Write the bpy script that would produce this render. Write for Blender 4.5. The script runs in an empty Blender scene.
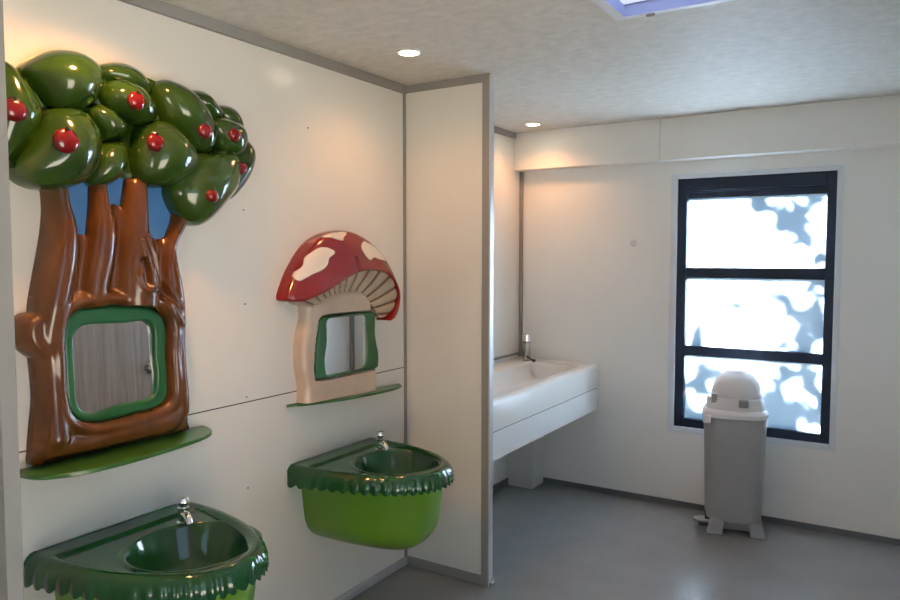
import bpy, bmesh, math, random
import numpy as np
from math import sin, cos, pi, sqrt, atan
from mathutils import Vector, Matrix
from mathutils.bvhtree import BVHTree

S = bpy.context.scene
COL = S.collection
random.seed(4)

# ------------------------------------------------------------------ camera
F, PITCH, YAW, H = 725.0, atan(43 / 725), atan(451 / 725), 1.547
cam = bpy.data.cameras.new('camera')
cam.sensor_width = 36; cam.lens = 36 * F / 900; cam.clip_start = 0.02
camo = bpy.data.objects.new('camera', cam); COL.objects.link(camo)
camo.location = (0, 0, H)
camo.rotation_euler = (pi / 2 - PITCH, 0, YAW)
S.camera = camo

# ------------------------------------------------------------------ world, sun, exposure
S.view_settings.view_transform = 'Standard'
S.view_settings.look = 'None'
S.view_settings.gamma = 1
S.view_settings.use_curve_mapping = False
S.view_settings.exposure = 1.19
S.cycles.max_bounces = 10
S.cycles.diffuse_bounces = 7
S.cycles.sample_clamp_indirect = 6
S.cycles.caustics_reflective = False
S.cycles.caustics_refractive = False

W = bpy.data.worlds.new('sky'); S.world = W; W.use_nodes = True
bg = W.node_tree.nodes['Background']
bg.inputs[0].default_value = (0.54, 0.73, 1.0, 1)
bg.inputs[1].default_value = 0.85

SUN_DIR = Vector((0.20, -0.80, -0.56)).normalized()      # travels from behind the window into the room
sl = bpy.data.lights.new('sun', 'SUN'); sl.energy = 200; sl.angle = math.radians(2.6); sl.color = (1, .91, .78)
so = bpy.data.objects.new('sun', sl); COL.objects.link(so)
so.rotation_euler = SUN_DIR.to_track_quat('-Z', 'Y').to_euler(); so.location = (1, 9, 6)

# ------------------------------------------------------------------ materials
def mat(name, col, rough=.5, metal=0, coat=0, noise=None, bump=None, spec=.5, coat_rough=.05):
    """noise=(scale, amount, detail, stretch) tints the colour; bump=(scale, strength, dist)."""
    m = bpy.data.materials.new(name); m.use_nodes = True
    nt = m.node_tree; b = nt.nodes['Principled BSDF']
    b.inputs['Base Color'].default_value = (*col, 1)
    b.inputs['Roughness'].default_value = rough
    b.inputs['Metallic'].default_value = metal
    b.inputs['Coat Weight'].default_value = coat
    b.inputs['Coat Roughness'].default_value = coat_rough
    b.inputs['Specular IOR Level'].default_value = spec
    tc = nt.nodes.new('ShaderNodeTexCoord')
    mp = nt.nodes.new('ShaderNodeMapping')
    nt.links.new(tc.outputs['Object'], mp.inputs[0])
    if noise:
        sc, amt, det, st = noise
        mp.inputs['Scale'].default_value = st
        n = nt.nodes.new('ShaderNodeTexNoise'); n.inputs['Scale'].default_value = sc; n.inputs['Detail'].default_value = det
        n.inputs['Roughness'].default_value = .65
        nt.links.new(mp.outputs[0], n.inputs['Vector'])
        r = nt.nodes.new('ShaderNodeMapRange')
        r.inputs[1].default_value = .25; r.inputs[2].default_value = .75
        r.inputs[3].default_value = 1 - amt; r.inputs[4].default_value = 1 + amt
        nt.links.new(n.outputs[0], r.inputs[0])
        mx = nt.nodes.new('ShaderNodeVectorMath'); mx.operation = 'SCALE'
        mx.inputs[0].default_value = col
        nt.links.new(r.outputs[0], mx.inputs['Scale'])
        nt.links.new(mx.outputs[0], b.inputs['Base Color'])
    if bump:
        sc, stg, dist = bump
        n2 = nt.nodes.new('ShaderNodeTexNoise'); n2.inputs['Scale'].default_value = sc; n2.inputs['Detail'].default_value = 3
        nt.links.new(tc.outputs['Object'], n2.inputs['Vector'])
        bp = nt.nodes.new('ShaderNodeBump'); bp.inputs['Strength'].default_value = stg; bp.inputs['Distance'].default_value = dist
        nt.links.new(n2.outputs[0], bp.inputs['Height'])
        nt.links.new(bp.outputs[0], b.inputs['Normal'])
    return m

def emit(name, col, s):
    m = bpy.data.materials.new(name); m.use_nodes = True; nt = m.node_tree
    e = nt.nodes.new('ShaderNodeEmission'); e.inputs[0].default_value = (*col, 1); e.inputs[1].default_value = s
    nt.links.new(e.outputs[0], nt.nodes['Material Output'].inputs[0]); return m

def frosted(name, col):
    m = bpy.data.materials.new(name); m.use_nodes = True; nt = m.node_tree
    t = nt.nodes.new('ShaderNodeBsdfTranslucent'); t.inputs[0].default_value = (*col, 1)
    g = nt.nodes.new('ShaderNodeBsdfGlossy'); g.inputs['Roughness'].default_value = .25
    mx = nt.nodes.new('ShaderNodeMixShader'); mx.inputs[0].default_value = .05
    nt.links.new(t.outputs[0], mx.inputs[1]); nt.links.new(g.outputs[0], mx.inputs[2])
    nt.links.new(mx.outputs[0], nt.nodes['Material Output'].inputs[0]); return m

M = dict(
    wall=mat('white_laminate_panel', (.735, .715, .66), .22, noise=(3, .02, 2, (1, 1, 1)), bump=(6, .05, .01)),
    wallback=mat('white_wall_panel', (.80, .79, .755), .42, noise=(3, .015, 2, (1, 1, 1))),
    ceiling=mat('mottled_ceiling_vinyl', (.61, .58, .52), .6, noise=(16, .17, 9, (1.0, 1.4, 1)), bump=(30, .08, .01)),
    floor=mat('grey_epoxy_floor', (.215, .218, .212), .13, noise=(5, .07, 4, (1, 1, 1)), bump=(70, .20, .010), spec=.6),
    cove=mat('dark_floor_coving', (.115, .118, .12), .35, noise=(8, .05, 3, (1, 1, 1))),
    trimdark=mat('grey_aluminium_trim', (.28, .27, .25), .6, 0),
    trimlight=mat('pale_aluminium_trim', (.55, .57, .57), .35, .3),
    white=mat('white_painted_trim', (.66, .69, .72), .4),
    frame=mat('dark_blue_grey_window_frame', (.008, .015, .032), .5, spec=.3),
    pane=frosted('frosted_window_film', (.405, .49, .60)),
    skypane=frosted('blue_skylight_dome', (.10, .11, .155)),
    skyside=mat('blue_skylight_upstand', (.34, .42, .66), .5),
    black=mat('black_gap', (.02, .02, .02), .7),
    brown=mat('glossy_brown_bark_paint', (.100, .034, .007), .20, 0, .3, spec=.35, noise=(5, .30, 3, (1, 2.2, .8)), bump=(22, .10, .01)),
    leaf=mat('glossy_green_leaf_paint', (.022, .056, .005), .14, 0, .35, spec=.4, noise=(5, .30, 2, (1, 1, 1))),
    apple=mat('glossy_red_apple_paint', (.14, .004, .0035), .18, 0, .45, spec=.4),
    sky=mat('blue_sky_paint', (.07, .22, .50), .4, noise=(9, .1, 2, (1, 1, 1))),
    greenframe=mat('bright_green_frame_plastic', (.012, .105, .028), .32, 0, .2),
    shelf=mat('grass_green_shelf_plastic', (.035, .13, .022), .28, 0, .2),
    mirror=mat('acrylic_mirror', (.80, .80, .79), .015, 1),
    red=mat('glossy_red_mushroom_paint', (.23, .007, .006), .2, 0, .5, noise=(4, .18, 3, (1, 1, 1))),
    cream=mat('cream_mushroom_paint', (.54, .42, .32), .28, 0, .4, noise=(7, .10, 3, (1, 1, 1))),
    gill=mat('beige_gill_paint', (.42, .33, .23), .4, 0, .3, noise=(9, .15, 3, (1, 1, 1))),
    spot=mat('off_white_spot_paint', (.78, .68, .58), .14, 0, .7),
    basin=mat('glossy_dark_green_acrylic', (.009, .068, .018), .13, 0, .45, spec=.35, noise=(5, .15, 2, (1, 1, 1))),
    lime=mat('lime_green_acrylic', (.115, .265, .012), .32, 0, .25),
    chrome=mat('chrome', (.80, .80, .80), .07, 1),
    darkchrome=mat('dark_chrome', (.12, .12, .12), .15, 1),
    solid=mat('white_solid_surface', (.80, .78, .74), .22),
    apron=mat('white_vanity_front_panel', (.74, .74, .73), .35),
    duct=mat('white_boxing_panel', (.62, .62, .60), .4),
    bingrey=mat('light_grey_bin_plastic', (.30, .305, .31), .42),
    binlid=mat('off_white_bin_lid_plastic', (.72, .70, .70), .35),
    bindark=mat('grey_bin_notch', (.25, .25, .24), .6),
    pedal=mat('dark_grey_pedal', (.05, .05, .055), .5),
    lamp=emit('warm_downlight_diffuser', (1.0, .78, .50), 14),
    wood=mat('grey_brown_wood_door', (.36, .29, .235), .45, noise=(4, .35, 8, (1, 14, .5))),
    screw=mat('grey_screw_head', (.20, .19, .17), .5),
    ground=mat('pale_paving', (.12, .117, .112), .8, noise=(2, .1, 3, (1, 1, 1))),
    foliage=mat('outdoor_leaf', (.018, .028, .016), .8), bark=mat('outdoor_bark', (.12, .08, .05), .8),
)

# ------------------------------------------------------------------ helpers
def obj(name, bm, m=None, parent=None, smooth=False, bevel=0, seg=2, auto=None):
    bmesh.ops.recalc_face_normals(bm, faces=bm.faces)
    me = bpy.data.meshes.new(name); bm.to_mesh(me); bm.free()
    if m is not None:
        for x in (m if isinstance(m, (list, tuple)) else [m]): me.materials.append(x)
    if smooth or auto:
        for p in me.polygons: p.use_smooth = True
    if auto: me.set_sharp_from_angle(angle=math.radians(auto))
    o = bpy.data.objects.new(name, me); COL.objects.link(o)
    if parent is not None:
        o.parent = parent; o.matrix_parent_inverse = Matrix.Translation(-Vector(parent.location))
    if bevel:
        b = o.modifiers.new('bevel', 'BEVEL'); b.width = bevel; b.segments = seg; b.limit_method = 'ANGLE'
        for p in me.polygons: p.use_smooth = True
        me.set_sharp_from_angle(angle=math.radians(35))
    return o

def tag(o, label, cat, group=None):
    o['label'] = label; o['category'] = cat
    if group: o['group'] = group
    return o

def thing(name, label, cat, loc, group=None):
    o = bpy.data.objects.new(name, None); COL.objects.link(o); o.location = loc
    o.empty_display_size = .05
    return tag(o, label, cat, group)

def struct(name, bm, m, parent=None, **k):
    o = obj(name, bm, m, parent, **k)
    if parent is None: o['kind'] = 'structure'
    return o

def box(bm, x0, x1, y0, y1, z0, z1):
    v = [bm.verts.new((x, y, z)) for x in (x0, x1) for y in (y0, y1) for z in (z0, z1)]
    for f in ((0, 1, 3, 2), (4, 6, 7, 5), (0, 4, 5, 1), (2, 3, 7, 6), (0, 2, 6, 4), (1, 5, 7, 3)):
        bm.faces.new([v[i] for i in f])
    return bm

def B(*a):
    bm = bmesh.new()
    for q in a: box(bm, *q)
    return bm

def rings(rs, cap0=True, cap1=True, closed_u=True, bm=None):
    """skin a list of vertex rings"""
    bm = bm or bmesh.new()
    V = [[bm.verts.new(p) for p in r] for r in rs]
    n = len(V[0])
    for a, b in zip(V[:-1], V[1:]):
        for i in range(n if closed_u else n - 1):
            j = (i + 1) % n
            bm.faces.new((a[i], a[j], b[j], b[i]))
    if cap0: bm.faces.new(V[0][::-1])
    if cap1: bm.faces.new(V[-1])
    return bm

def lathe(prof, c=(0, 0, 0), n=32, axis='z', bm=None, sx=1, sy=1):
    rs = []
    for r, h in prof:
        ring = []
        for i in range(n):
            a = 2 * pi * i / n
            u, v = r * cos(a) * sx, r * sin(a) * sy
            p = {'z': (u, v, h), 'y': (u, h, v), 'x': (h, u, v)}[axis]
            ring.append((c[0] + p[0], c[1] + p[1], c[2] + p[2]))
        rs.append(ring)
    return rings(rs, bm=bm)

def tube(pts, rad, n=16, bm=None):
    pts = [Vector(p) for p in pts]
    rad = rad if isinstance(rad, (list, tuple)) else [rad] * len(pts)
    rs = []
    up = Vector((0, 0, 1))
    for i, p in enumerate(pts):
        d = (pts[min(i + 1, len(pts) - 1)] - pts[max(i - 1, 0)]).normalized()
        a = d.cross(up)
        if a.length < .1: a = d.cross(Vector((0, 1, 0)))
        a.normalize(); b = d.cross(a)
        rs.append([p + a * rad[i] * cos(2 * pi * k / n) + b * rad[i] * sin(2 * pi * k / n) for k in range(n)])
    return rings(rs, bm=bm)

# photograph measurements -> world points
_fw = np.array([-sin(YAW) * cos(PITCH), cos(YAW) * cos(PITCH), -sin(PITCH)])
_rt = np.array([cos(YAW), sin(YAW), 0.0]); _up = np.cross(_rt, _fw)
def ray(px, py):
    r = _fw + _rt * (px - 450) / F - _up * (py - 300) / F
    return r
def yz(px, py, x=-2.03):
    r = ray(px, py); t = x / r[0]
    return (t * r[1], H + t * r[2])

def blur(h, n):
    for _ in range(n):
        p = np.pad(h, 1, mode='edge')
        h = (p[:-2, 1:-1] + p[2:, 1:-1] + p[1:-1, :-2] + p[1:-1, 2:] + 2 * h) / 6
    return h

def catmull(pts, n=6):
    P = np.array(pts, float); out = []
    N = len(P)
    for i in range(N):
        p0, p1, p2, p3 = P[i - 1], P[i], P[(i + 1) % N], P[(i + 2) % N]
        for k in range(n):
            t = k / n
            out.append(.5 * ((2 * p1) + (-p0 + p2) * t + (2 * p0 - 5 * p1 + 4 * p2 - p3) * t * t + (-p0 + 3 * p1 - 3 * p2 + p3) * t ** 3))
    return np.array(out)

def polyY(pts, x=-2.03, n=5):
    """photo outline -> smooth outline in (y, z) metres on the plane x"""
    return catmull([yz(*p, x) for p in pts], n)

def sd_poly(P, Q):
    """signed distance, positive inside; Q (...,2)"""
    shp = Q.shape[:-1]; q = Q.reshape(-1, 2)
    d = np.full(len(q), 1e9); ins = np.zeros(len(q), bool)
    N = len(P)
    for i in range(N):
        a, b = P[i], P[(i + 1) % N]; e = b - a; w = q - a
        L = e @ e
        if L < 1e-14: continue
        t = np.clip((w @ e) / L, 0, 1)
        d = np.minimum(d, np.hypot(w[:, 0] - t * e[0], w[:, 1] - t * e[1]))
        c = ((a[1] > q[:, 1]) != (b[1] > q[:, 1])) & (q[:, 0] < (b[0] - a[0]) * (q[:, 1] - a[1]) / (b[1] - a[1] + 1e-18) + a[0])
        ins ^= c
    return np.where(ins, d, -d).reshape(shp)

def limb_field(L, Q):
    """L: rows of (y, z, r).  returns s (positive inside) and round height"""
    q = Q.reshape(-1, 2); s = np.full(len(q), -1e9); h = np.zeros(len(q))
    for a, b in zip(L[:-1], L[1:]):
        e = b[:2] - a[:2]; w = q - a[:2]; t = np.clip((w @ e) / (e @ e + 1e-12), 0, 1)
        d = np.hypot(w[:, 0] - t * e[0], w[:, 1] - t * e[1]); r = a[2] + (b[2] - a[2]) * t
        v = r - d
        s = np.maximum(s, v)
        h = np.maximum(h, np.sqrt(np.maximum(0, r * r - d * d)))
    return s.reshape(Q.shape[:-1]), h.reshape(Q.shape[:-1])

def relief(name, sfun, hfun, bounds, step, wall_x, m, parent=None, skirt=True, smooth=True, back=None):
    """Carved relief on a wall plane: sfun(Q)->signed distance, hfun(Q)->height above the wall."""
    y0, y1, z0, z1 = bounds
    ys = np.arange(y0, y1 + step, step); zs = np.arange(z0, z1 + step, step)
    Q = np.stack(np.meshgrid(ys, zs, indexing='ij'), -1)
    s = sfun(Q)
    ins = s > 0
    cell = (ins[:-1, :-1].astype(int) + ins[1:, :-1] + ins[:-1, 1:] + ins[1:, 1:]) >= 2
    use = np.zeros_like(ins)
    use[:-1, :-1] |= cell; use[1:, :-1] |= cell; use[:-1, 1:] |= cell; use[1:, 1:] |= cell
    # pull vertices near the outline onto it
    cnt = np.zeros(ins.shape, int)
    cnt[:-1, :-1] += cell; cnt[1:, :-1] += cell; cnt[:-1, 1:] += cell; cnt[1:, 1:] += cell
    mask = use & ((cnt < 4) | (~ins))
    pts = Q[mask].copy()
    for _ in range(3):
        e = step * .25
        c = sfun(pts)
        g = np.stack([sfun(pts + [e, 0]) - sfun(pts - [e, 0]), sfun(pts + [0, e]) - sfun(pts - [0, e])], -1) / (2 * e)
        gl = np.maximum((g ** 2).sum(-1), .2)
        mv = -c[:, None] * g / gl[:, None]
        ml = np.maximum(np.hypot(mv[:, 0], mv[:, 1]), 1e-9)
        pts += mv * np.minimum(1, step * 1.0 / ml)[:, None]
    Q[mask] = pts
    h = hfun(Q)
    bm = bmesh.new()
    idx = {}
    for i, j in zip(*np.nonzero(use)):
        idx[(i, j)] = bm.verts.new((wall_x + h[i, j], Q[i, j, 0], Q[i, j, 1]))
    for i, j in zip(*np.nonzero(cell)):
        try: bm.faces.new((idx[(i, j)], idx[(i + 1, j)], idx[(i + 1, j + 1)], idx[(i, j + 1)]))
        except (ValueError, KeyError): pass
    if skirt:
        be = [e for e in bm.edges if len(e.link_faces) == 1]
        r = bmesh.ops.extrude_edge_only(bm, edges=be)
        bx = wall_x if back is None else back
        for v in r['geom']:
            if isinstance(v, bmesh.types.BMVert): v.co.x = bx
    return obj(name, bm, m, parent, smooth=False, auto=50)

def bvh(objs):
    vs, ps = [], []
    for o in objs:
        k = len(vs); vs += [o.matrix_world @ v.co if False else v.co.copy() for v in o.data.vertices]
        ps += [[i + k for i in p.vertices] for p in o.data.polygons]
    return BVHTree.FromPolygons(vs, ps)

WX = -2.079          # left wall plane
CEIL = 2.375
YB = 4.509           # back wall plane
WX2 = -2.233         # left wall beyond the partition
XR = 0.35            # right wall
YF = -0.75           # front wall (behind the camera)

# ================================================================== STRUCTURE
struct('floor', B((-2.35, XR + .1, YF - .1, YB + .1, -.06, 0)), M['floor'])
# ceiling with the skylight opening
SX0, SX1, SY0, SY1 = -.838, -.238, 1.79, 2.487
struct('ceiling', B((-2.35, SX0 - .02, YF - .1, YB + .12, CEIL, CEIL + .06), (SX1 + .02, XR + .12, YF - .1, YB + .12, CEIL, CEIL + .06),
                    (SX0 - .02, SX1 + .02, YF - .1, SY0 - .02, CEIL, CEIL + .06), (SX0 - .02, SX1 + .02, SY1 + .02, YB + .12, CEIL, CEIL + .06)), M['ceiling'])
# left wall, upper and lower rows of panels with the dark joint between them
struct('wall_left', B((-2.35, WX, YF - .1, 2.95, 1.003, CEIL), (-2.35, WX, YF - .1, 2.95, 0, 1.000), (-2.35, WX - .004, YF - .1, 2.95, .999, 1.004)), M['wall'])
struct('wall_left_rear', B((-2.35, WX2, 2.95, YB + .1, 0, CEIL)), M['wall'])
WXL, WXR, WZ0, WZ1 = -1.195, -.295, .478, 2.036
struct('wall_back', B((-2.35, WXL, YB, YB + .10, 0, CEIL), (WXR, XR + .1, YB, YB + .10, 0, CEIL),
                      (WXL, WXR, YB, YB + .10, 0, WZ0), (WXL, WXR, YB, YB + .10, WZ1, CEIL)), M['wallback'])
struct('wall_right', B((XR, XR + .1, YF, .45, 0, CEIL), (XR, XR + .1, .45, 1.35, 2.05, CEIL), (XR, XR + .1, 1.35, 2.35, 0, CEIL), (XR, XR + .1, 3.27, YB, 0, CEIL), (XR, XR + .1, 2.35, 3.27, 2.06, CEIL)), M['wallback'])  # unseen doorway near the camera, added to bring sky light onto the left wall
struct('wall_front', B((-2.35, -.75, YF - .1, YF, 0, CEIL), (-.05, XR + .1, YF - .1, YF, 0, CEIL), (-.75, -.05, YF - .1, YF, 2.0, CEIL)), M['wallback'])  # opening behind the camera is added so sky light enters the room
# bulkhead along the top of the back wall, in two boards
struct('trim_1', B((WX2, -1.256, 4.40, YB, 2.127, CEIL)), M['wallback'], bevel=.002)
struct('trim_2', B((-1.252, XR, 4.40, YB, 2.127, CEIL)), M['wallback'], bevel=.002)
# aluminium trims
struct('trim_3', B((WX, WX + .018, .812, 2.92, CEIL - .038, CEIL - .0005)), M['trimdark'])
struct('trim_4', B((WX2, WX2 + .018, 2.95, 4.40, CEIL - .036, CEIL - .0005)), M['trimdark'])
struct('trim_5', B((WX, WX + .010, 2.908, 2.92, .04, CEIL - .038)), M['trimdark'])
struct('trim_6', B((WX2, WX2 + .022, YB - .022, YB, .86, 2.127)), M['trimdark'], bevel=.003)
struct('trim_7', B((WX2, WX2 + .010, 2.95, YB - .022, .876, .890)), M['trimdark'])
struct('baseboard_left', B((WX, WX + .012, .812, 2.92, 0, .042)), M['trimlight'], bevel=.003)
struct('baseboard_left_rear', B((WX2, WX2 + .012, 2.95, 4.32, 0, .05)), M['cove'])
struct('baseboard_back', B((-2.05, XR, YB - .008, YB, 0, .035)), M['cove'])
struct('baseboard_right', B((XR - .008, XR, 1.35, 2.33, 0, .035), (XR - .008, XR, 3.27, YB - .008, 0, .035)), M['cove'])
# boxed-in pipe duct under the vanity
struct('trim_8', B((WX2, -2.045, 4.325, YB, 0, .548)), M['duct'], bevel=.002)
struct('trim_11', B((XR - .03, XR, YB - .03, YB, .035, 2.127)), M['trimdark'])
struct('trim_12', B((WX - .001, WX + .0006, .812, 2.908, .9995, 1.0035)), M['black'])

# screws and the small sensor disc
def screw(y, z): return lathe([(.0035, 0), (.0035, .002), (.002, .003)], (WX, y, z), 10, 'x')
for y, z, w in ((1.891, 1.372, 'small grey screw head in the left wall, midway between the tree and mushroom mirrors'),
                (1.891, 1.020, 'small grey screw head in the left wall just above the long panel joint'),
                (1.891, 1.721, 'small grey screw head in the left wall just below the tree crown right edge'),
                (1.891, .673, 'small grey screw head low in the left wall between the two green basins'),
                (2.242, 2.074, 'small grey screw head high in the left wall above the mushroom')):
    tag(obj('screw_head', screw(y, z), M['screw']), w, 'screw', 'screw heads in the left wall panels')
tag(obj('wall_sensor', lathe([(.022, 0), (.022, -.006), (.012, -.012), (.004, -.012)], (-1.438, YB, 1.635), 24, 'y'), M['duct'], smooth=False, auto=30),
    'small round white cap on the back wall left of the window', 'wall cap')

# partitions
def partition(name, y, label, cap):
    t = thing(name, label, 'partition', (-1.84, y, 0), 'white toilet style partitions with aluminium edges')
    obj('panel', B((WX, -1.615, y + .003, y + .027, .04, CEIL - .03)), M['wall'], t)
    obj('edge_trim', B((-1.642, -1.604, y - .004, y + .001, .0, CEIL)), M['trimdark'], t, bevel=.0015)
    obj('end_cap', B((-1.606, -1.598, y - .004, y + .031, .0, CEIL)), M[cap], t, bevel=.002)
    obj('top_rail', B((WX + .018, -1.642, y - .004, y + .001, CEIL - .036, CEIL)), M['trimdark'], t)
    obj('bottom_rail', B((WX + .012, -1.642, y - .004, y + .001, .0, .045)), M['trimdark'], t)
    return t
p1 = partition('partition', 2.92, 'white partition panel with aluminium edge standing right of the mushroom mirror', 'trimlight')
obj('floor_bracket', B((-1.600, -1.580, 2.917, 2.945, 0, .022), (-1.600, -1.594, 2.917, 2.945, .02, .04)), M['chrome'], p1, bevel=.004)
partition('partition', .785, 'near partition whose aluminium edge runs up the far left of the photo', 'trimdark')

# door in the right wall, seen in the tree mirror
d = bpy.data.objects.new('door_1', None); COL.objects.link(d); d.location = (XR, 2.81, 0); d['kind'] = 'structure'
obj('door_leaf', B((XR + .01, XR + .05, 2.37, 3.25, .01, 2.04)), M['wood'], d)
obj('door_frame', B((XR - .012, XR + .06, 2.33, 2.37, 0, 2.08), (XR - .012, XR + .06, 3.25, 3.29, 0, 2.08), (XR - .012, XR + .06, 2.37, 3.25, 2.04, 2.08)), M['trimlight'], d)
dh = obj('door_handle', lathe([(.040, .0), (.040, -.008), (.016, -.012), (.015, -.035), (.032, -.042), (.036, -.058), (.026, -.068), (.005, -.070)], (XR + .01, 3.165, .905), 24, 'x'), M['chrome'], d, auto=40)

# ---------------------------------------------------------------- window
w = bpy.data.objects.new('window_1', None); COL.objects.link(w); w.location = (-.745, YB, WZ0); w['kind'] = 'structure'
FX0, FX1, FZ0, FZ1 = -1.172, -.312, .500, 2.020
FY0, FY1 = YB + .012, YB + .07
obj('window_frame', B((FX0, FX0 + .055, FY0, FY1, FZ0, FZ1), (FX1 - .048, FX1, FY0, FY1, FZ0, FZ1),
                      (FX0 + .055, FX1 - .048, FY0, FY1, FZ1 - .075, FZ1), (FX0 + .055, FX1 - .048, FY0, FY1, FZ0, FZ0 + .05),
                      (FX0 + .055, FX1 - .048, FY0, FY1, 1.419, 1.483), (FX0 + .055, FX1 - .048, FY0, FY1, .945, 1.004),
                      (FX0 + .055, FX1 - .048, FY0 + .02, FY1, 1.90, FZ1 - .075),
                      (FX0 + .055, FX1 - .048, FY0 + .008, FY1, 1.935, 1.942)), M['frame'], w, bevel=.004)
obj('window_surround', B((WXL - .014, FX0, YB - .004, YB + .09, WZ0 - .012, WZ1 + .012), (FX1, WXR + .014, YB - .004, YB + .09, WZ0 - .012, WZ1 + .012),
                         (FX0, FX1, YB - .004, YB + .09, FZ1, WZ1 + .012), (FX0, FX1, YB - .004, YB + .09, WZ0 - .012, FZ0)), M['white'], w, bevel=.003)
for z0, z1 in ((1.483, 1.90), (1.004, 1.419), (.55, .945)):
    obj('window_pane', B((FX0 + .05, FX1 - .04, YB + .045, YB + .047, z0 - .005, z1 + .005)), M['pane'], w)

# ---------------------------------------------------------------- skylight
k = bpy.data.objects.new('window_2', None); COL.objects.link(k); k.location = (-.54, 2.14, CEIL); k['kind'] = 'structure'
obj('skylight_upstand', B((SX0 - .02, SX0, SY0 - .02, SY1 + .02, CEIL - .001, CEIL + .038), (SX1, SX1 + .02, SY0 - .02, SY1 + .02, CEIL - .001, CEIL + .038),
                          (SX0, SX1, SY0 - .02, SY0, CEIL - .001, CEIL + .038), (SX0, SX1, SY1, SY1 + .02, CEIL - .001, CEIL + .038)), M['skyside'], k)
obj('skylight_pane', B((SX0 - .02, SX1 + .02, SY0 - .02, SY1 + .02, CEIL + .038, CEIL + .040)), M['skypane'], k)
obj('skylight_trim', B((SX0 - .035, SX0 - .001, SY0 - .035, SY1 + .022, CEIL - .004, CEIL), (SX1, SX1 + .035, SY0 - .035, SY1 + .022, CEIL - .004, CEIL),
                       (SX0, SX1, SY0 - .035, SY0, CEIL - .004, CEIL), (SX0, SX1, SY1, SY1 + .022, CEIL - .004, CEIL)), M['white'], k)
obj('skylight_catch', B((SX0 + .075, SX0 + .105, SY1 - .004, SY1 + .008, CEIL - .014, CEIL - .004)), M['screw'], k, bevel=.003)

# ================================================================== DOWNLIGHTS
def downlight(x, y, label, e):
    t = thing('downlight', label, 'ceiling light', (x, y, CEIL), 'round warm downlights in the ceiling')
    obj('rim', lathe([(.050, 0), (.050, -.004), (.043, -.006), (.040, -.002), (.040, 0)], (x, y, CEIL), 32), M['white'], t, auto=30)
    obj('diffuser', lathe([(.040, -.0025), (.037, -.005)], (x, y, CEIL), 32), M['lamp'], t)
    l = bpy.data.lights.new('downlight_lamp', 'SPOT'); l.energy = e; l.color = (1, .43, .14); l.spot_size = math.radians(150); l.spot_blend = .9; l.shadow_soft_size = .035
    o = bpy.data.objects.new('downlight_lamp', l); COL.objects.link(o); o.parent = t; o.location = (0, 0, -.05)
downlight(-1.719, 2.449, 'glowing round downlight in the ceiling just left of the partition top', 4.0)
downlight(-1.978, 4.16, 'glowing round downlight in the ceiling over the white vanity', 5)
downlight(-1.74, 1.22, 'round downlight in the ceiling above the tree mirror', 16)

# ================================================================== TREE MIRROR
TX = -2.03
tm = thing('tree_mirror', 'large apple tree shaped wall mirror with brown trunk and green crown', 'mirror', (WX, 1.35, .954))
fo = [(66,330),(70,318),(82,310),(100,307),(125,306),(145,307),(158,311),(166,320),(169,335),(168,350),(169,370),(170,392),(166,402),(155,409),(140,413),(120,418),(100,422),(85,421),(75,416),(69,404),(67,385),(66,365),(65,345)]
fi = [(76,345),(77,335),(83,328),(92,325),(110,324),(130,323),(144,321),(151,323),(155,329),(156,340),(156,355),(158,375),(157,390),(153,397),(142,401),(125,404),(110,409),(98,413),(88,412),(82,407),(79,398),(78,380),(77,360)]
FO, FI = polyY(fo, TX), polyY(fi, TX)

def limb(pairs):
    out = []
    for (x0, y0, x1, y1) in pairs:
        a, b = yz(x0, y0, WX + .012), yz(x1, y1, TX)
        out.append(((a[0] + b[0]) / 2, (a[1] + b[1]) / 2, math.hypot(a[0] - b[0], a[1] - b[1]) / 2))
    P = catmull(out + [out[-1]] , 5)
    return P[:5 * (len(out) - 1) + 1]
LIMBS = [(limb(p), kk) for p, kk in (
    ([(38,184,68,182),(43,205,73,202),(42,230,79,228),(38,255,79,255),(33,280,74,285),(29,305,68,312),(29,335,62,335),(34,360,62,362),(35,390,65,390),(35,415,68,412),(33,438,72,436)], 1.15),
    ([(14,328,46,322),(14,342,46,338),(28,352,58,350)], 1.1),
    ([(86,182,108,182),(86,205,113,204),(84,230,118,230),(82,255,116,258),(78,280,110,285),(78,310,108,315),(80,325,106,325)], .95),
    ([(123,184,150,182),(119,205,151,203),(116,230,152,232),(113,255,158,262),(112,280,160,285),(114,310,158,315),(116,325,156,325)], .85),
    ([(172,206,198,212),(168,222,188,228),(163,240,177,252),(158,262,180,270),(158,285,184,290),(162,312,187,310),(166,340,187,340),(166,365,188,365),(166,392,190,392),(164,410,190,410)], 1.15),
    ([(54,432,54,460),(70,432,72,457),(95,425,97,452),(130,416,132,443),(160,408,163,436),(172,405,172,430)], 1.0))]
BODY = polyY([(30,330),(40,310),(70,296),(110,290),(150,288),(176,300),(184,320),(186,345),(187,370),(189,400),(189,422),(188,431),(150,441),(100,453),(60,461),(34,466),(32,452),(34,425),(36,400),(34,370)], WX + .03, 4)

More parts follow.
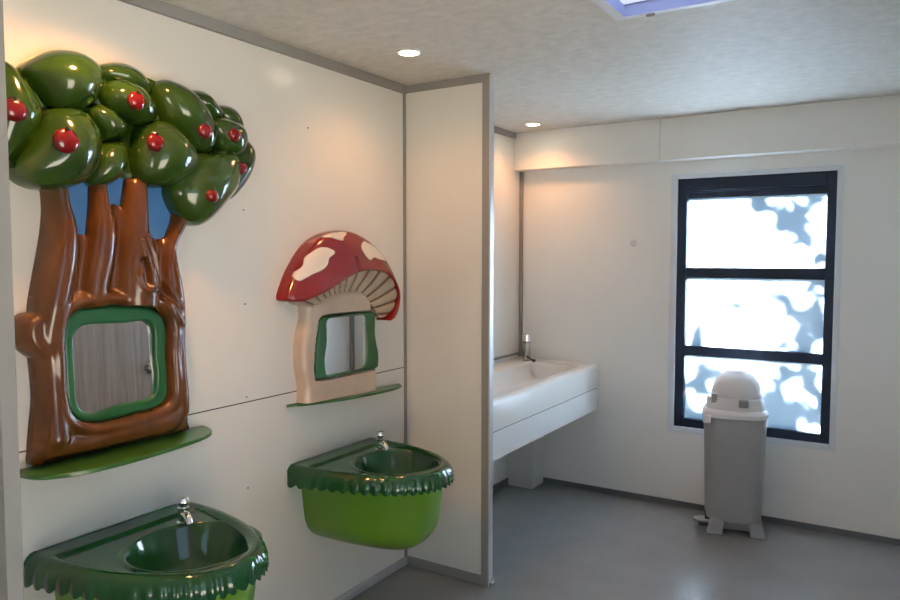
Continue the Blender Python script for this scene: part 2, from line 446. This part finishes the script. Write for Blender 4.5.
FILL = polyY([(45,340),(62,270),(70,245),(80,234),(90,236),(104,214),(114,204),(124,210),(150,234),(160,241),(168,240),(176,290),(184,335),(120,345)], WX + .03, 3)
def tree_s(Q):
    s = np.maximum(sd_poly(BODY, Q), sd_poly(FILL, Q))
    for L, kk in LIMBS: s = np.maximum(s, limb_field(L, Q)[0])
    bot = Q[..., 1] - .957
    a, b = yz(30, 180, TX), yz(160, 178, TX)
    top = a[1] + (b[1] - a[1]) / (b[0] - a[0]) * (Q[..., 0] - a[0]) - Q[..., 1]
    return np.minimum(np.minimum(s, bot), top)
GX = WX + .085
def gaussline(Q, pts, wd):
    P = np.array([yz(*p, GX) for p in pts]); d = np.full(Q.shape[:-1], 1e9)
    for a, b in zip(P[:-1], P[1:]):
        e = b - a; t = np.clip(((Q - a) @ e) / (e @ e), 0, 1)
        d = np.minimum(d, np.hypot(*(np.moveaxis(Q - a - t[..., None] * e, -1, 0))))
    return np.exp(-(d / wd) ** 2)
def tree_h(Q):
    s = np.maximum(tree_s(Q), 0)
    edge = np.sqrt(np.clip(1 - (1 - np.clip(s / .03, 0, 1)) ** 2, 0, 1))
    h = np.zeros(Q.shape[:-1])
    for L, kk in LIMBS: h = np.maximum(h, limb_field(L, Q)[1] * kk)
    h = .020 + .014 * edge + np.minimum(h, .075) * .95
    # bulge around the frame, then the recess the frame sits in
    df = -sd_poly(FO, Q)
    h = np.maximum(h, .02 + .052 * np.sqrt(np.clip(1 - ((df - .022) / .026) ** 2, 0, 1)) * np.clip(s / .01, 0, 1))
    if h.ndim == 2: h = blur(h, 16)
    h += .010 * gaussline(Q, [(150,236),(156,256),(160,275),(166,292),(178,306),(185,322)], .008)
    h += .008 * gaussline(Q, [(145,240),(149,258),(153,274),(154,286),(149,291),(143,287),(140,276),(142,264)], .007)
    h -= .020 * gaussline(Q, [(145,262),(146,270),(148,282)], .012)
    h += .006 * gaussline(Q, [(160,250),(168,275),(176,292),(184,306)], .008)
    rec = np.clip((df + .004) / .007, 0, 1); rec = rec * rec * (3 - 2 * rec)
    return .014 + (h - .014) * rec
relief('trunk', tree_s, tree_h, (1.0, 1.75, .94, 1.86), .003, WX, M['brown'], tm)

def ring_s(FO, FI): return lambda Q: np.minimum(sd_poly(FO, Q), -sd_poly(FI, Q))
def ring_h(s_, base, r, amp):
    def f(Q):
        t = np.clip(s_(Q) / r, 0, 1); return base + amp * np.sqrt(np.clip(1 - (1 - t) ** 2, 0, 1))
    return f
def bounds(P, e=.01): return (P[:, 0].min() - e, P[:, 0].max() + e, P[:, 1].min() - e, P[:, 1].max() + e)
rs = ring_s(FO, FI)
relief('mirror_frame', rs, ring_h(rs, .026, .009, .016), bounds(FO), .004, WX, M['greenframe'], tm, back=WX + .012)
def pane(name, poly, x, parent, t=.004, ty=0, tz=0):
    c = poly.mean(0); n = len(poly)
    def X(p): return x + (p[0] - c[0]) * ty + (p[1] - c[1]) * tz
    P = c + (poly - c) * 1.04
    return obj(name, rings([[(X(p) - t, *p) for p in P], [(X(p), *p) for p in P]]), M['mirror'], parent)
pane('mirror_glass', FI, WX + .024, tm, ty=0.0, tz=-.028)

# blue sky board behind the limbs
SKP = polyY([(60,178),(110,172),(160,176),(178,200),(174,222),(166,238),(150,236),(130,215),(112,206),(100,215),(86,235),(74,240),(66,210)], WX + .02, 3)
relief('sky_board', lambda Q: sd_poly(SKP, Q), lambda Q: np.full(Q.shape[:-1], .018), bounds(SKP), .008, WX, M['sky'], tm)

# crown: carved leaf masses
LOBES = [
    ([(100,66),(112,62),(128,62),(143,68),(153,78),(160,92),(150,98),(135,92),(115,84),(102,78)], .055, .03),
    ([(183,95),(190,90),(200,89),(212,92),(221,102),(227,114),(222,122),(210,120),(196,108)], .055, .03),
    ([(222,105),(234,107),(243,118),(246,132),(242,142),(232,134),(224,118)], .045, .02),
    ([(238,140),(247,139),(255,149),(256,160),(251,174),(242,189),(228,201),(220,192),(224,170),(231,152)], .05, .035),
    ([(-20,75),(0,60),(12,64),(23,73),(35,90),(44,108),(42,124),(30,142),(15,158),(0,166),(-18,150),(-28,110)], .075, .045),
    ([(18,70),(35,56),(54,50),(76,51),(94,59),(103,70),(105,85),(99,99),(86,108),(65,112),(48,108),(38,96),(28,82)], .08, .05),
    ([(84,110),(96,103),(110,106),(122,116),(131,127),(129,137),(115,141),(103,140),(94,128)], .075, .03),
    ([(102,143),(116,137),(128,141),(132,155),(128,172),(118,182),(105,187),(92,186),(86,176),(90,158)], .068, .035),
    ([(103,84),(118,79),(135,83),(148,94),(156,108),(157,119),(149,125),(135,125),(118,115),(104,105),(99,96)], .085, .04),
    ([(152,86),(160,80),(173,82),(189,90),(203,104),(213,120),(218,136),(214,149),(204,155),(190,147),(177,133),(164,123),(155,108),(151,96)], .085, .045),
    ([(207,122),(214,118),(223,117),(234,124),(241,137),(239,151),(231,159),(221,153),(212,140)], .085, .035),
    ([(40,112),(60,107),(80,111),(92,121),(100,137),(101,155),(95,170),(83,182),(62,189),(37,189),(18,182),(9,171),(11,158),(22,142),(33,125)], .095, .055),
    ([(135,127),(150,121),(165,123),(178,131),(190,146),(196,160),(191,174),(178,183),(160,188),(143,186),(132,174),(129,156),(131,138)], .10, .05),
    ([(203,152),(217,148),(229,154),(234,170),(230,190),(221,207),(208,220),(195,226),(181,222),(170,208),(164,190),(172,172),(186,156)], .09, .05),
]
CRB = polyY([(-20,80),(12,70),(35,62),(54,56),(76,57),(94,65),(125,68),(148,78),(173,88),(200,97),(222,112),(240,125),(250,150),(240,180),(222,196),(196,216),(178,206),(168,188),(150,178),(125,178),(100,178),(60,180),(20,172),(-10,150)], WX + .03, 4)
relief('crown_backing', lambda Q: sd_poly(CRB, Q), lambda Q: np.full(Q.shape[:-1], .030), bounds(CRB), .008, WX, M['leaf'], tm)
lobes = []
for pts, base, amp in LOBES:
    mxp = max(p[0] for p in pts); P = catmull([yz(p[0], p[1], TX + .01 - .035 * (mxp - p[0]) / 90 - .03 * (p[0] > 225)) for p in pts], 4)
    def s_(Q, P=P): return sd_poly(P, Q)
    R = min(P[:, 0].ptp() if hasattr(P, 'ptp') else np.ptp(P[:, 0]), np.ptp(P[:, 1])) / 2
    def h_(Q, P=P, base=base, amp=amp, R=R):
        s = np.maximum(sd_poly(P, Q), 0); c = P.mean(0)
        # pillow: quick rounding at the rim, slow dome in the middle
        a = np.sqrt(np.clip(1 - (1 - np.clip(s / .035, 0, 1)) ** 2, 0, 1))
        th = np.arctan2(Q[..., 1] - c[1], Q[..., 0] - c[0]); rr = np.hypot(Q[..., 1] - c[1], Q[..., 0] - c[0])
        t = rr / np.maximum(rr + s, 1e-4)
        d_ = (1 - t ** 2)
        if d_.ndim == 2: d_ = blur(d_, 8)
        return base - .042 + .030 * a + amp * 1.15 * d_
    lobes.append(relief('leaf_cluster', s_, h_, bounds(P), .0065, WX, M['leaf'], tm))
for o in lobes:
    for _p in o.data.polygons: _p.use_smooth = True
crown = bvh(lobes)

def blob(c, ry, rz, depth, n=20, m=12):
    rs = []
    for i in range(1, m):
        a = pi * i / m
        rs.append([(c[0] - depth * cos(a), c[1] + ry * sin(a) * cos(2 * pi * j / n), c[2] + rz * sin(a) * sin(2 * pi * j / n) * (1 - .12 * max(0, cos(2 * pi * j / n - .0)) * 0)) for j in range(n)])
    return rings(rs)
for px, py, r in ((14,110,.033),(66,141,.0375),(136,101,.030),(155.5,142.5,.031),(205,131,.028),(234.5,135,.026),(241,168.5,.025),(212,196,.0245)):
    dr = Vector(ray(px, py)).normalized()
    hit = crown.ray_cast(Vector((0, 0, H)), dr)
    p = hit[0] if hit[0] else Vector((WX + .08, *yz(px, py, WX + .08)))
    ap = obj('apple', blob((p.x + .002, p.y, p.z), r, r * .93, .016), M['apple'], tm, smooth=True)
    obj('stem', tube([(p.x + .010, p.y - .002, p.z + r * .70), (p.x + .016, p.y - .003, p.z + r * .85), (p.x + .017, p.y - .006, p.z + r * 1.0)], [.004, .003, .004], 8), M['black'], ap, smooth=True)

# shelf under the tree
def shelf(name, zt, pts, label, m=M['shelf'], th=.013, sl=0):
    P = catmull(pts, 6)
    bm = rings([[(max(p[0], WX), p[1], zt - th + sl * (p[1] - 2.5)) for p in P], [(max(p[0], WX), p[1], zt + sl * (p[1] - 2.5)) for p in P]])
    return tag(obj(name, bm, m, bevel=.004, seg=3), label, 'shelf', 'green shelves under the mirrors')
shelf('wall_shelf', .954, [(WX,1.06),(-2.03,1.040),(-1.965,1.060),(-1.920,1.13),(-1.903,1.24),(-1.912,1.40),(-1.935,1.54),(-1.968,1.63),(-2.02,1.670),(WX,1.682),(WX,1.62),(WX,1.2)],
      'long green wall shelf under the tree trunk')
shelf('wall_shelf', .940, [(WX,2.12),(-2.062,2.115),(-2.030,2.20),(-2.000,2.36),(-1.992,2.55),(-2.002,2.72),(-2.03,2.82),(-2.06,2.85),(WX,2.86),(WX,2.75),(WX,2.4)],
      'small green wall shelf under the red mushroom', th=.010, sl=-.036)

# ================================================================== MUSHROOM MIRROR
mm = thing('mushroom_mirror', 'red and white spotted mushroom shaped wall mirror with cream stem', 'mirror', (WX, 2.4, .93))
def mushpoly(pts, n=4, x=WX + .06):
    # left edges lie back against the wall, right edges are seen at the relief's full thickness
    a = min(p[0] for p in pts); b = max(p[0] for p in pts)
    return catmull([yz(p[0], p[1], WX + .008 + (x - WX - .008) * (p[0] - a) / (b - a)) for p in pts], n)
def polyc(pts): return polyY(pts, WX + .046, 4)
STEM = mushpoly([(300,300),(318,298),(340,292),(360,290),(372,298),(374,312),(373.5,330),(375,345),(378,355),(379.5,370),(380,384.5),(380,396),(340,404),(299,413),(298,408),(298.5,388),(295.5,370),(294.5,352),(296,335),(300,320),(300,309)])
MO = polyc([(319,318.5),(330,315),(348,313),(364,312),(372.5,312),(374,320),(374,332),(375.5,343),(377.5,353),(377,366),(374,369),(362,371),(348,374),(330,378),(317,380),(314,377),(313.5,363),(315,343),(317,328)])
MI = polyc([(327,320.5),(340,318),(355,316.5),(363,316.5),(363.5,324),(364.3,333),(365,345),(365,356),(363,365),(357,368.5),(345,371.5),(333,374.5),(326.5,374.5),(324.5,368),(324,358),(326,343),(326,331)])
def stem_h(Q):
    s = np.maximum(sd_poly(STEM, Q), 0)
    e = np.sqrt(np.clip(1 - (1 - np.clip(s / .035, 0, 1)) ** 2, 0, 1))
    h = .02 + .036 * e
    df = -sd_poly(MO, Q); rec = np.clip((df + .003) / .008, 0, 1)
    return .02 + (h - .02) * rec
relief('stem', lambda Q: np.minimum(sd_poly(STEM, Q), Q[..., 1] - .941 + .036 * (Q[..., 0] - 2.5)), stem_h, bounds(STEM), .005, WX, M['cream'], mm)
rs2 = ring_s(MO, MI)
relief('mirror_frame', rs2, ring_h(rs2, .022, .010, .036), bounds(MO), .0045, WX, M['greenframe'], mm, back=WX + .01)
pane('mirror_glass', MI, WX + .040, mm, ty=.085)

CAP = mushpoly([(277.5,299),(281,285),(289,267),(301,249),(312,239),(325,233),(340,230.5),(352,232),(366,239),(379,250),(389,263),(397,279),(401.5,291),(401.5,302),(398,312),(391,319),(385,320),
                (391,313),(396,304),(398,295),(394,283),(384,274),(371,271),(355,270.5),(345,273),(333,278.5),(314,290),(296,299),(286,301.5)], 4, WX + .06)
GILL = mushpoly([(286,300),(296,297),(314,288),(333,276),(345,271),(355,268.5),(371,268.5),(384,273),(391,281),(395,293),(393,304),(388,312),(383,316),(376,317),(372,308),(366,302),(355,298.5),(340,301),(318,307),(300,306)], 4, WX + .055)
RIMLINE = [(277.5,299),(296,298.5),(314,289.5),(333,278),(345,272.5),(355,270),(371,270.5),(384,273.5),(394,282.5),(398,295),(396,304),(388,319)]
cc = np.array(yz(345, 292, WX + .09))
dc = np.array(yz(338, 305, WX + .03))
_o = mushpoly([(277.5,299),(281,285),(289,267),(301,249),(312,239),(325,233),(340,230.5),(352,232),(366,239),(379,250),(389,263),(397,279),(401.5,291),(401.5,302),(399,314),(394,325),(380,345),(338,350),(300,335),(282,315)], 6, WX + .06) - dc
_k = np.argsort(np.arctan2(_o[:, 1], _o[:, 0])); DT = np.arctan2(_o[:, 1], _o[:, 0])[_k]; DR = np.hypot(_o[:, 0], _o[:, 1])[_k]
def cap_h(Q):
    s = np.maximum(sd_poly(CAP, Q), 0)
    e = np.sqrt(np.clip(1 - (1 - np.clip(s / .012, 0, 1)) ** 2, 0, 1))
    dy, dz = Q[..., 0] - dc[0], Q[..., 1] - dc[1]
    rb = np.interp(np.arctan2(dz, dy), DT, DR)
    dome = np.sqrt(np.clip(1 - (np.hypot(dy, dz) / rb) ** 2, 0, 1))
    crease = gaussline(Q, [(349,231),(352,250),(355,272)], .010)
    return .028 + .012 * e + .085 * dome - .010 * crease * (cc[1] + .15 > Q[..., 1])
cap = relief('cap', lambda Q: sd_poly(CAP, Q), cap_h, bounds(CAP), .0055, WX, M['red'], mm)
gc = np.array(yz(348, 318, WX + .07))
def gill_h(Q):
    th = np.arctan2(Q[..., 1] - gc[1], (Q[..., 0] - gc[0]) * .75); rr = np.hypot(Q[..., 0] - gc[0], Q[..., 1] - gc[1])
    s = np.maximum(sd_poly(GILL, Q), 0)
    sl = np.clip((rr - .07) / .16, 0, 1)
    return .022 + .032 * sl + .012 * np.abs(np.sin(th * 15)) ** .5
gl = relief('gills', lambda Q: sd_poly(GILL, Q), gill_h, bounds(GILL), .0035, WX, [M['gill'], mat('brown_gill_groove_paint', (.16, .085, .045), .4)], mm)
for p in gl.data.polygons:
    c = p.center
    if abs(sin(math.atan2(c.z - gc[1], (c.y - gc[0]) * .75) * 15)) < .36: p.material_index = 1
capb = bvh([cap])
def spot(pts):
    P = catmull([yz(*p, WX + .12) for p in pts], 5)
    # outline on the sight plane, dropped straight onto the cap along the wall normal
    O = Vector((0, 0, H)); q = []
    for p in pts:
        dr = Vector(ray(*p)).normalized(); h = capb.ray_cast(O, dr)
        if h[0]: q.append((h[0].y, h[0].z))
    if len(q) < 4: return
    P = catmull(q, 5)
    def hf(Q):
        out = np.zeros(Q.shape[:-1])
        for i in np.ndindex(out.shape):
            h = capb.ray_cast(Vector((.5, Q[i][0], Q[i][1])), Vector((-1, 0, 0)))
            out[i] = (h[0].x if h[0] else WX + .05) - WX + .0020
        return out
    o = relief('spot', lambda Q: np.minimum(sd_poly(P, Q), sd_poly(CAP, Q) - .003), hf, bounds(P), .005, WX, M['spot'], mm, skirt=False)
    sdm = o.modifiers.new('thickness', 'SOLIDIFY'); sdm.thickness = .002; sdm.offset = 0
spot([(293,278),(293,273),(297,270),(302,266),(304,258),(310,253),(318,248),(326,247.5),(334,251),(334,254),(329,258),(327,265),(322,270),(313,274),(304,279),(299,281)])
spot([(312,238.5),(322,234.5),(335,232.5),(345,232),(346,234.5),(343,237.5),(343,240.5),(338,240),(330,237.5),(320,237.5)])
spot([(361,247),(363,241.5),(367,243),(374,247),(381,252),(385,258),(386,260),(380,259.5),(374,257.5),(370,260),(365,255)])
spot([(389,267),(392,270),(394,275),(394.5,279),(391,275)])

# ================================================================== LEAF-EDGED BASINS
def basin(yc, label):
    zr = .695
    t = thing('wash_basin', label, 'wash basin', (WX, yc, zr), 'green children\'s wash basins on the left wall')
    NU = 220
    # D outline: front half is an ellipse, back is straight against the wall
    A, Bx = .272, .550
    def outline(u, gr=0.0):
        # u in [0,1): first .74 the curve from far end (y+) round to near end (y-), then the straight back
        if u < .74:
            a = pi * (u / .74)
            c, s = cos(a), sin(a)
            return (Bx + gr) * s, (A + gr) * (abs(c) ** .88) * (1 if c > 0 else -1)
        k = (u - .74) / .26
        return 0.0, (A + gr) * (-1 + 2 * k)
    OC, OS = (.318, .035), (.178, .186)
    def opening(u, sc=1.0):
        x, y = outline(u); a = math.atan2(y - 0, x - .24)
        return OC[0] + OS[0] * sc * cos(a), OC[1] + OS[1] * sc * sin(a)
    us = [i / NU for i in range(NU)]
    R = []
    def ring(f): R.append([(max(WX, WX + p[0]), yc + p[1], p[2]) for p in (f(u) for u in us)])
    # inner bowl, from its floor up to the lip
    for sc, z in ((.12, -.150), (.35, -.149), (.56, -.140), (.70, -.122), (.80, -.090), (.875, -.055), (.94, -.025), (.985, -.008), (1.0, -.001), (1.03, .002), (1.07, .000), (1.10, -.004)):
        ring(lambda u, sc=sc, z=z: (*opening(u, sc), zr + z))
    # deck
    def deck(u, k):
        a, b = opening(u, 1.10), outline(u, -.035)
        x, y = a[0] + (b[0] - a[0]) * k, a[1] + (b[1] - a[1]) * k
        z = zr - .004
        st = min(1, max(0, (.085 - x) / .012)); z += .010 * st
        return x, y, z + .004 * k
    for kk in [q / 22 for q in range(1, 23)]: ring(lambda u, kk=kk: deck(u, kk))
    NS = 35
    def sc_(u):
        if u < .74: return abs(sin(pi * NS * u / .74)) ** .7
        return 0
    def fade(u):
        if u >= .74: return 0
        return 1
    # rounded lip then hanging leaf fringe
    prof = [(-.024, .006, .0), (-.012, .0085, .15), (.0, .006, .4), (.010, -.002, .7), (.018, -.014, 1), (.022, -.028, 1), (.024, -.040, 1), (.023, -.050, 1)]
    for gr, z, am in prof:
        def f(u, gr=gr, z=z, am=am):
            s = sc_(u); fd = fade(u)
            g = gr + (.007 * (s - .5) * am) * fd
            x, y = outline(u, g if fd else min(g, .018))
            zz = zr + .004 + z - (.016 * s * am * (1 if z < -.03 else .3) if fd else 0)
            if u < .74:
                cx = outline(u)[0]
                if am > 0: zz -= .012 * max(0, 1 - cx / .18) * am
            return x, y, zz
        ring(f)
    for gr, z in ((.012, -.050), (-.02, -.035)):
        ring(lambda u, gr=gr, z=z: (*outline(u, gr), zr + z))
    rim = rings(R, cap0=True, cap1=False)
    obj('basin_top', rim, M['basin'], t, auto=60)
    obj('drain', lathe([(.022, 0), (.022, .003), (.014, .004), (.012, .001)], (WX + OC[0], yc + OC[1], zr - .1495), 20), M['chrome'], t, auto=30)
    # lime drum underneath
    rs = []
    n = 64
    zb, ztop, rad = .345, zr - .030, .13
    prof = [(0.0, ztop)]
    for z in np.linspace(ztop - .03, zb + rad, 5): prof.append((.0, z))
    for a in np.linspace(0, pi / 2, 12)[1:]: prof.append((rad * (1 - cos(a)), zb + rad - rad * sin(a)))
    A2, B2 = .236, .522
    for ins, z in prof:
        tpr = .040 * (ztop - z) / (ztop - zb)
        rr = []
        for i in range(n):
            a = pi * i / (n - 1)
            c = cos(a)
            x = max(0.0, (B2 - ins - tpr) * sin(a) ** .85 if 0 < i < n - 1 else 0)
            y = (A2 - ins - tpr) * (abs(c) ** .75) * (1 if c > 0 else -1)
            rr.append((WX + x, yc + .020 + y, z))
        rs.append(rr)
    obj('basin_body', rings(rs, cap0=False), M['lime'], t, auto=50)
    # push tap
    tx, ty, tz = -1.93, yc + .135, zr + .0
    tp = thing('push_tap', label.replace('basin', 'basin').split(' wash basin')[0], 'tap', (tx, ty, tz), 'chrome push taps on the green basins')
    obj('tap_body', lathe([(.023, .0), (.023, .006), (.016, .010), (.0155, .040), (.019, .043), (.019, .052), (.012, .053)], (tx, ty, tz), 24), M['chrome'], tp, auto=35)
    obj('spout', tube([(tx + .004, ty - .002, tz + .032), (tx + .026, ty - .008, tz + .030), (tx + .040, ty - .012, tz + .022), (tx + .044, ty - .013, tz + .010)], [.013, .013, .0125, .012], 16), M['chrome'], tp, auto=50)
    obj('push_button', lathe([(.012, .052), (.012, .060), (.019, .062), (.020, .076), (.016, .084), (.005, .087)], (tx, ty, tz), 24), M['chrome'], tp, auto=35)
    return t, tp
b1, t1 = basin(1.350, 'dark green leaf edged wash basin with lime bowl, nearest, under the tree mirror')
b2, t2 = basin(2.385, 'dark green leaf edged wash basin with lime bowl, under the mushroom mirror')
t1['label'] = 'chrome push tap on the green basin under the tree'
t2['label'] = 'chrome push tap on the green basin under the mushroom'
st = obj('blue_reflection', B((-1.735, -1.715, 1.285, 1.305, .5470, .5476)), mat('painted_blue_reflection', (.12, .22, .60), .3), b1)  # small blue plate, a reflection in the bowl put into colour

# ================================================================== VANITY
VX, VZ, VY0 = -1.668, .848, 2.951
v = thing('vanity_counter', 'long white trough basin counter against the back wall, behind the partition', 'counter', (-1.95, 3.7, .55))
bm = bmesh.new()
# cross-section rings marching along y with an open trough
tx0, tx1 = -2.09, -1.745
def sect(depth):
    zt = VZ
    s = [(WX2, .693), (WX2, zt), (tx0 - .012, zt), (tx0, zt - .010)]
    s += [(tx0 + .004, zt - .6 * depth), (tx0 + .03, zt - .95 * depth), (-1.92, zt - depth), (tx1 - .05, zt - .93 * depth), (tx1 - .01, zt - .5 * depth), (tx1, zt - .014), (tx1 + .012, zt - .001)]
    for a in np.linspace(pi / 2, 0, 7): s.append((VX - .03 + .03 * cos(a), zt - .03 + .03 * sin(a)))
    s += [(VX, .693)]
    return s
rs = []
for y, dp in ((VY0, .001), (3.02, .001), (3.025, .02), (3.05, .10), (3.3, .118), (3.9, .120), (4.30, .118), (4.375, .110), (4.388, .02), (4.395, .001), (4.45, .001), (YB, .001)):
    rs.append([(x, y, z) for x, z in sect(max(dp, .0012) if dp > .01 else .0)] if False else [(x, y, z) for x, z in sect(dp)])
for r in rs:
    for i, p in enumerate(r): r[i] = (p[0], p[1], max(p[2], .693))
for r, flat in zip(rs, (1, 1, 0, 0, 0, 0, 0, 0, 0, 1, 1, 1)):
    if flat:
        for i in range(1, 11): r[i] = (r[i][0], r[i][1], VZ)
obj('basin_top', rings(rs, bm=bm), M['solid'], v, auto=45)
obj('front_panel', B((-1.69, VX + .001, VY0, YB, .549, .689)), M['apron'], v, bevel=.002)
obj('support_rail', B((WX2, -1.69, VY0, YB, .549, .60)), M['apron'], v)
obj('shadow_gap', B((-1.70, VX - .001, VY0, YB, .6885, .6935)), M['black'], v)
vt = thing('mixer_tap', 'tall chrome mixer tap at the far end of the white counter', 'tap', (-2.124, 4.390, VZ))
obj('tap_body', lathe([(.030, 0), (.030, .006), (.025, .009), (.025, .125), (.026, .127)], (-2.124, 4.390, VZ), 24), mat('brushed_chrome', (.55, .53, .50), .25, 1), vt, auto=35)
obj('tap_head', lathe([(.025, .133), (.029, .135), (.029, .178), (.025, .183), (.006, .185)], (-2.124, 4.390, VZ), 24), M['chrome'], vt, auto=35)
obj('collar', lathe([(.026, .127), (.026, .133)], (-2.124, 4.390, VZ), 24), M['darkchrome'], vt)
obj('spout', tube([(-2.112, 4.37, VZ + .035), (-2.07, 4.349, VZ + .018), (-2.04, 4.336, VZ + .013)], [.006, .006, .010], 12), M['darkchrome'], vt, smooth=True)

# ================================================================== BIN
BX, BY = -.778, 4.315
bn = thing('pedal_bin', 'grey pedal bin with white domed lid standing below the window', 'bin', (BX, BY, 0))
bn.rotation_euler.z = math.radians(13)
def sq(r, z, e=3.2, sy=.90, n=56, dx=0, dy=0):
    out = []
    for i in range(n):
        a = 2 * pi * i / n; c, s = cos(a), sin(a)
        k = (abs(c) ** e + abs(s) ** e) ** (-1 / e)
        out.append((BX + dx + r * k * c, BY + dy + r * k * s * sy, z))
    return out
obj('body', rings([sq(.142, .070), sq(.148, .075), sq(.152, .12), sq(.157, .30), sq(.163, .50), sq(.168, .660), sq(.164, .665)]), M['bingrey'], bn, auto=40)
obj('lid', rings([sq(.172, .655), sq(.175, .659), sq(.175, .678), sq(.167, .690), sq(.158, .700, 2.8), sq(.151, .745, 2.5), sq(.149, .757, 2.4), sq(.141, .763, 2.3), sq(.10, .765, 2.2)]), M['binlid'], bn, auto=30)
dome = [(.131, .757), (.133, .772), (.131, .800), (.122, .834), (.104, .866), (.082, .888), (.060, .900), (.056, .908), (.036, .914), (.008, .916)]
dm = obj('dome', lathe(dome, (BX + .005, BY, 0), 48, sy=.95), M['binlid'], bn, auto=60)
obj('notch', B((BX + .012, BX + .062, BY - .150, BY - .124, .722, .762)), M['bindark'], bn, bevel=.003)
obj('notch', B((BX - .128, BX - .098, BY - .112, BY - .080, .735, .785)), M['bindark'], bn, bevel=.003)
obj('latch', B((BX - .172, BX - .130, BY - .158, BY - .140, .625, .675)), M['binlid'], bn, bevel=.008)
for sx in (-1, 1):
    for sy in (-1, 1):
        c1 = (BX + (.116 if sx > 0 else -.088), BY + sy * .110)
        r0 = [(c1[0] + a * .042 + sx * .012, c1[1] + b * .024 + sy * .014, 0) for a, b in ((-1, -1), (1, -1), (1, 1), (-1, 1))]
        r1 = [(c1[0] + a * .034 - sx * .004, c1[1] + b * .022 - sy * .002, .082) for a, b in ((-1, -1), (1, -1), (1, 1), (-1, 1))]
        obj('foot', rings([r0, r1]), M['bingrey'], bn, bevel=.006)
obj('base_plate', B((BX - .09, BX + .09, BY - .085, BY + .09, .014, .070)), M['bingrey'], bn, bevel=.004)
pd = obj('pedal', rings([[(BX - .12 + a, BY - .045 + b, .040) for a, b in ((0, -.04), (0, .04), (-.05, .045), (-.085, .02), (-.095, 0), (-.085, -.03), (-.05, -.045))],
                         [(BX - .12 + a, BY - .045 + b, .052) for a, b in ((0, -.04), (0, .04), (-.05, .045), (-.085, .02), (-.095, 0), (-.085, -.03), (-.05, -.045))]]), M['bingrey'], bn, bevel=.004)
obj('pedal_hinge', B((BX - .185, BX - .10, BY - .07, BY - .03, .012, .041), (BX - .15, BX - .12, BY - .06, BY + .0, .052, .10)), M['pedal'], bn, bevel=.004)

# ================================================================== OUTSIDE
struct('ground', B((-12, 12, -14, YF - .1, -.12, -.06), (XR + .1, 12, YF - .1, YB + .1, -.12, -.06)), M['ground'])
struct('lawn', B((-12, 12, YB + .1, 16, -.12, -.06)), mat('dark_lawn', (.03, .034, .03), .9, noise=(8, .3, 4, (1, 1, 1))))
# leafy shrub outside whose leaves throw their shade on the frosted panes
def px_pane(px, py):
    r = ray(px, py); t = (YB + .046) / r[1]
    return Vector((t * r[0], YB + .046, H + t * r[2]))
tr = thing('leafy_tree', 'leafy tree outside the window throwing soft leaf shade on the panes', 'tree', (-.2, 5.9, -.06))
bm = bmesh.new()
rnd = random.Random(11)
clus = [(760,205,7,.05),(790,215,6,.05),(805,232,8,.05),(815,205,5,.05),(783,222,4,.04),(738,303,2,.025),(712,334,2,.02),(700,345,2,.02),(720,372,4,.04),(702,385,6,.05),
        (690,400,6,.06),(698,365,4,.04),(770,385,3,.04),(790,372,4,.04),(815,380,3,.03),(780,400,10,.06),(795,415,12,.06),(770,425,9,.05),(815,418,8,.05),(790,430,9,.05),(820,400,4,.04),
        (815,300,5,.05),(820,325,7,.05),(795,325,5,.04),(785,300,3,.03),(822,288,4,.04),(800,345,5,.05),(770,290,2,.02),(822,255,3,.03),(690,425,6,.05),(705,420,5,.05)]
ctr = []
for px, py, n, sp in clus:
    base = px_pane(px, py) - SUN_DIR * rnd.uniform(.7, 1.7)
    ctr.append(base)
    for i in range(int(n * 1.4)):
        c = base + Vector((rnd.gauss(0, sp * .7), rnd.gauss(0, .05), rnd.gauss(0, sp * .7)))
        L, Wd = rnd.uniform(.05, .088), rnd.uniform(.024, .040)
        q = Matrix.Rotation(rnd.uniform(0, 6.28), 3, 'Y') @ Matrix.Rotation(rnd.uniform(-.6, .6), 3, 'X') @ Matrix.Rotation(rnd.uniform(-.5, .5), 3, 'Z')
        pts = [(-L, 0, 0), (-L * .5, 0, Wd * .8), (0, .004, Wd), (L * .6, 0, Wd * .6), (L, -.004, 0), (L * .6, 0, -Wd * .6), (0, .004, -Wd), (-L * .5, 0, -Wd * .8)]
        bm.faces.new([bm.verts.new(c + q @ Vector(p)) for p in pts])
fol = obj('foliage', bm, M['foliage'], tr)
fol['kind'] = 'stuff'
bm = bmesh.new()
tube([(-.2, 5.9, -.06), (-.15, 5.95, .8), (-.05, 6.0, 1.8), (0, 6.0, 2.6)], [.05, .04, .03, .015], 10, bm)
for c in ctr[::3]:
    tube([(-.05, 6.0, max(.4, c.z - .3)), ((c.x - .05) / 2, (c.y + 6.0) / 2, c.z - .1), tuple(c)], [.008, .006, .004], 6, bm)
obj('trunk', bm, M['bark'], tr, smooth=True)
